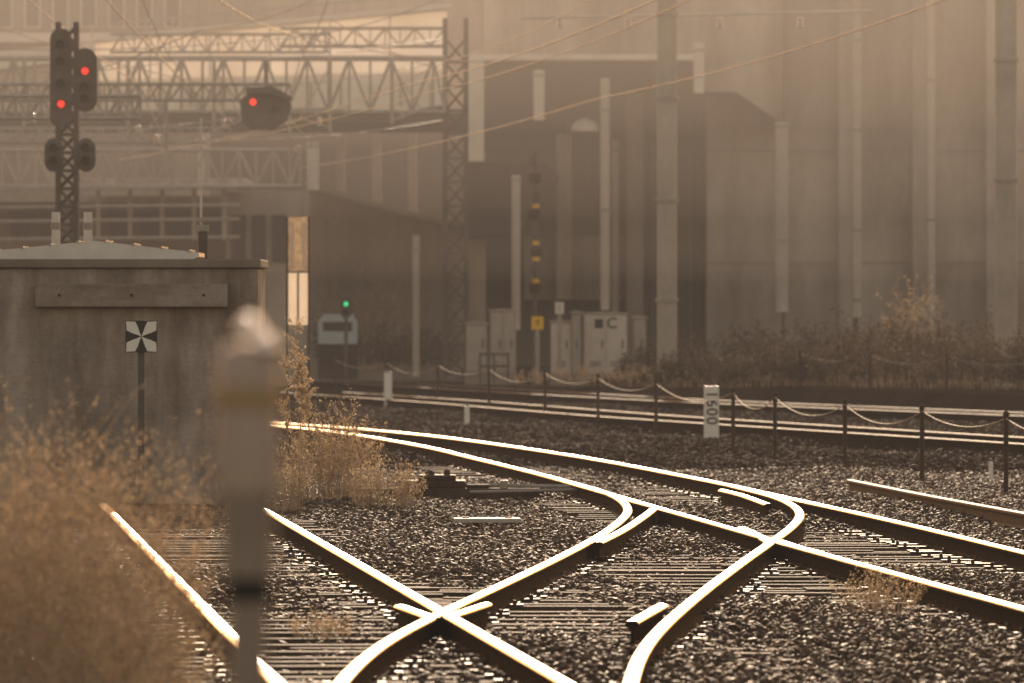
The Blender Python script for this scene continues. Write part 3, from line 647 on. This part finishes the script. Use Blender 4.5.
pprism(MB(),[(92,80),(300,74),(448,70),(448,104),(400,112),(320,108),(92,112)],272,12).build('parapet','conc_pale',t)
f=lambda x:42-34*(x-92)/356
g=lambda x:80-10*(x-92)/356
for a,b in ((92,150),(150,210),(210,270),(270,330),(330,390),(390,448)):
    mb=MB(); mb.add([P(a+.8,g(a),271.95),P(b-.8,g(b),271.95),P(b-.8,f(b),271.95),P(a+.8,f(a),271.95)],[(0,1,2,3)]); mb.build('barrier_panel','barrier',t)
mb=MB(); mb.prism([(X(a,271),Z(b,271)) for a,b in [(88,37),(300,17),(450,3),(450,7.5),(300,21.5),(88,41.5)]],271.4,272.2); mb.build('coping','conc_pale',t)
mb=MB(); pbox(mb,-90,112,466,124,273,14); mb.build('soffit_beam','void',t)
mb=MB()
for k in range(12): 
    px=100+k*30; pbox(mb,px,82,px+1.2,106,271.9,.08)
mb.build('panel_joint','conc_mid',t)
mb=MB(); mb.prism([(X(a,270),Z(b,270)) for a,b in [(-90,60),(92,42),(92,58),(-90,80)]],270,274); mb.build('deck_edge','conc_pale',t)
mb=MB(); mb.cyl(P(88,26,271.5),P(450,-8,271.5),.04,.04,6)
for k in range(14): px=92+k*27; y=26-34*(px-88)/362; mb.cyl(P(px,y,271.5),P(px,y+13,271.5),.03,.03,5)
mb.build('railing','steel',t)
t=thing('station_building','low grey trackside building with flat roofs behind the buffer block','building',(X(200,268),268,.1))
mb=MB(); pbox(mb,226,192,306,396,266,6); mb.build('wall','conc',t)
mb=MB(); pbox(mb,-60,205,226,396,270,6); mb.build('wall','conc_mid',t)
mb=MB(); pbox(mb,86,178,246,186,262,8); mb.build('roof','conc_pale',t)
mb=MB(); pbox(mb,-60,196,226,202,264,8); mb.build('roof','steel_pale',t)
for px in (232,252,272): pbox(MB(),px,215,px+14,262,265.9,.09).build('window','void',t)
for px in (10,40,70,110,140,170,200): pbox(MB(),px,212,px+18,236,269.9,.09).build('window','glass',t)
mb=MB()
for px in (96,128,160,192,222): pbox(mb,px,186,px+4,240,263,.3)
mb.build('column','steel_pale',t)
mb=MB()
for py in (190,208,222,240): mb.cyl(P(-60,py,261),P(240,py-3,261),.05,.05,6)
mb.build('conduit','steel',t)
t=thing('apartment_building','dim building with tall dark windows at the top left corner','building',(X(80,300),300,0))
MB().box((X(-120,300),300,0),(X(198,300),312,Z(-66,300))).build('wall','conc_mid',t)
for k in range(9):
    px=-60+k*28; fr=pbox(MB(),px,-30,px+17,28,299.85,.14).build('window','conc_pale',t); pbox(MB(),px+2,-28,px+15,26,299.75,.09).build('pane','glass',fr)
mb=MB(); pbox(mb,-120,33,198,42,298.8,1.19); mb.build('balcony_slab','conc_pale',t)
t=thing('wall_lamp','pale dome lamp on the recessed wall left of the steel mast','lamp',P(585,125,280))
MB().lathe(P(585,131,280),[(.4,0),(.38,.14),(.26,.28),(.08,.36)],16).build('shade','sign_white',t,True)
MB().cyl(P(585,124,280),P(585,124,286.9),.04,.04,6).build('arm','steel',t)
# ------------------------------------------------------------------ haze glow (layered volumes emit light to imitate sunlit haze and glare)
def haze(name,lo,hi,dens,col,e,label):
    m=bpy.data.materials.new(name); m.use_nodes=True; nt=m.node_tree; nt.nodes.clear()
    o=nt.nodes.new('ShaderNodeOutputMaterial'); em=nt.nodes.new('ShaderNodeEmission'); em.inputs['Color'].default_value=(*col,1); em.inputs['Strength'].default_value=e
    if dens>0:
        ab=nt.nodes.new('ShaderNodeVolumeAbsorption'); ad=nt.nodes.new('ShaderNodeAddShader'); ab.inputs['Color'].default_value=(0,0,0,1); ab.inputs['Density'].default_value=dens
        nt.links.new(ab.outputs[0],ad.inputs[0]); nt.links.new(em.outputs[0],ad.inputs[1]); nt.links.new(ad.outputs[0],o.inputs['Volume'])
    else: nt.links.new(em.outputs[0],o.inputs['Volume'])
    mb=MB().box(lo,hi); ob=mb.build(name,m); tag(ob,label,'haze',kind='structure')
haze('haze',(-150,-20,-1.1),(150,420,14),.0013,(1,.74,.56),.0013*.20,'self-glowing volume imitating warm golden haze in the backlit air')
for z0,z1,y,e,q in ((2.6,4.3,124,.00030,'lowest'),(4.32,6.8,130,.0010,'middle'),(6.82,14.2,138,.0025,'highest')):
    haze('upper_haze_glow',(-150,y,z0),(150,420,z1),0,(1,.69,.45),e,'added glowing layer imitating brighter haze high above the far tracks, %s of three'%q)
# ------------------------------------------------------------------ light
EL=math.radians(12.0); AZ=math.radians(.6)
w=bpy.data.worlds.new('World'); bpy.context.scene.world=w; w.use_nodes=True; nt=w.node_tree; bg=nt.nodes['Background']
sky=nt.nodes.new('ShaderNodeTexSky'); sky.sky_type='NISHITA'; sky.sun_disc=False; sky.sun_elevation=EL; sky.sun_rotation=AZ; sky.dust_density=2; sky.air_density=1.2
mx=nt.nodes.new('ShaderNodeMix'); mx.data_type='RGBA'; mx.blend_type='MULTIPLY'; mx.inputs['Factor'].default_value=1; mx.inputs['B'].default_value=(1.9,1.30,.97,1)
nt.links.new(sky.outputs[0],mx.inputs['A']); nt.links.new(mx.outputs['Result'],bg.inputs['Color']); bg.inputs['Strength'].default_value=.15
sl=bpy.data.lights.new('sun','SUN'); sl.energy=4.2; sl.angle=math.radians(.5); sl.color=(1,.80,.58)
so=bpy.data.objects.new('sun',sl); C.objects.link(so)
dirv=Vector((math.sin(AZ)*math.cos(EL),math.cos(AZ)*math.cos(EL),math.sin(EL)))
so.rotation_euler=dirv.to_track_quat('Z','Y').to_euler(); so.location=(0,100,60)
# ------------------------------------------------------------------ camera
cd=bpy.data.cameras.new('camera'); co=bpy.data.objects.new('camera',cd); C.objects.link(co)
co.location=(0,0,HC); co.rotation_euler=(math.radians(90),0,0); cd.sensor_width=36; cd.lens=36*F/1024; cd.shift_y=-(341.5-YH)/1024
cd.clip_start=.5; cd.clip_end=6000; cd.dof.use_dof=True; cd.dof.focus_distance=84; cd.dof.aperture_fstop=7.5
sc=bpy.context.scene; sc.camera=co
sc.view_settings.view_transform='Standard'; sc.view_settings.look='None'; sc.view_settings.exposure=0
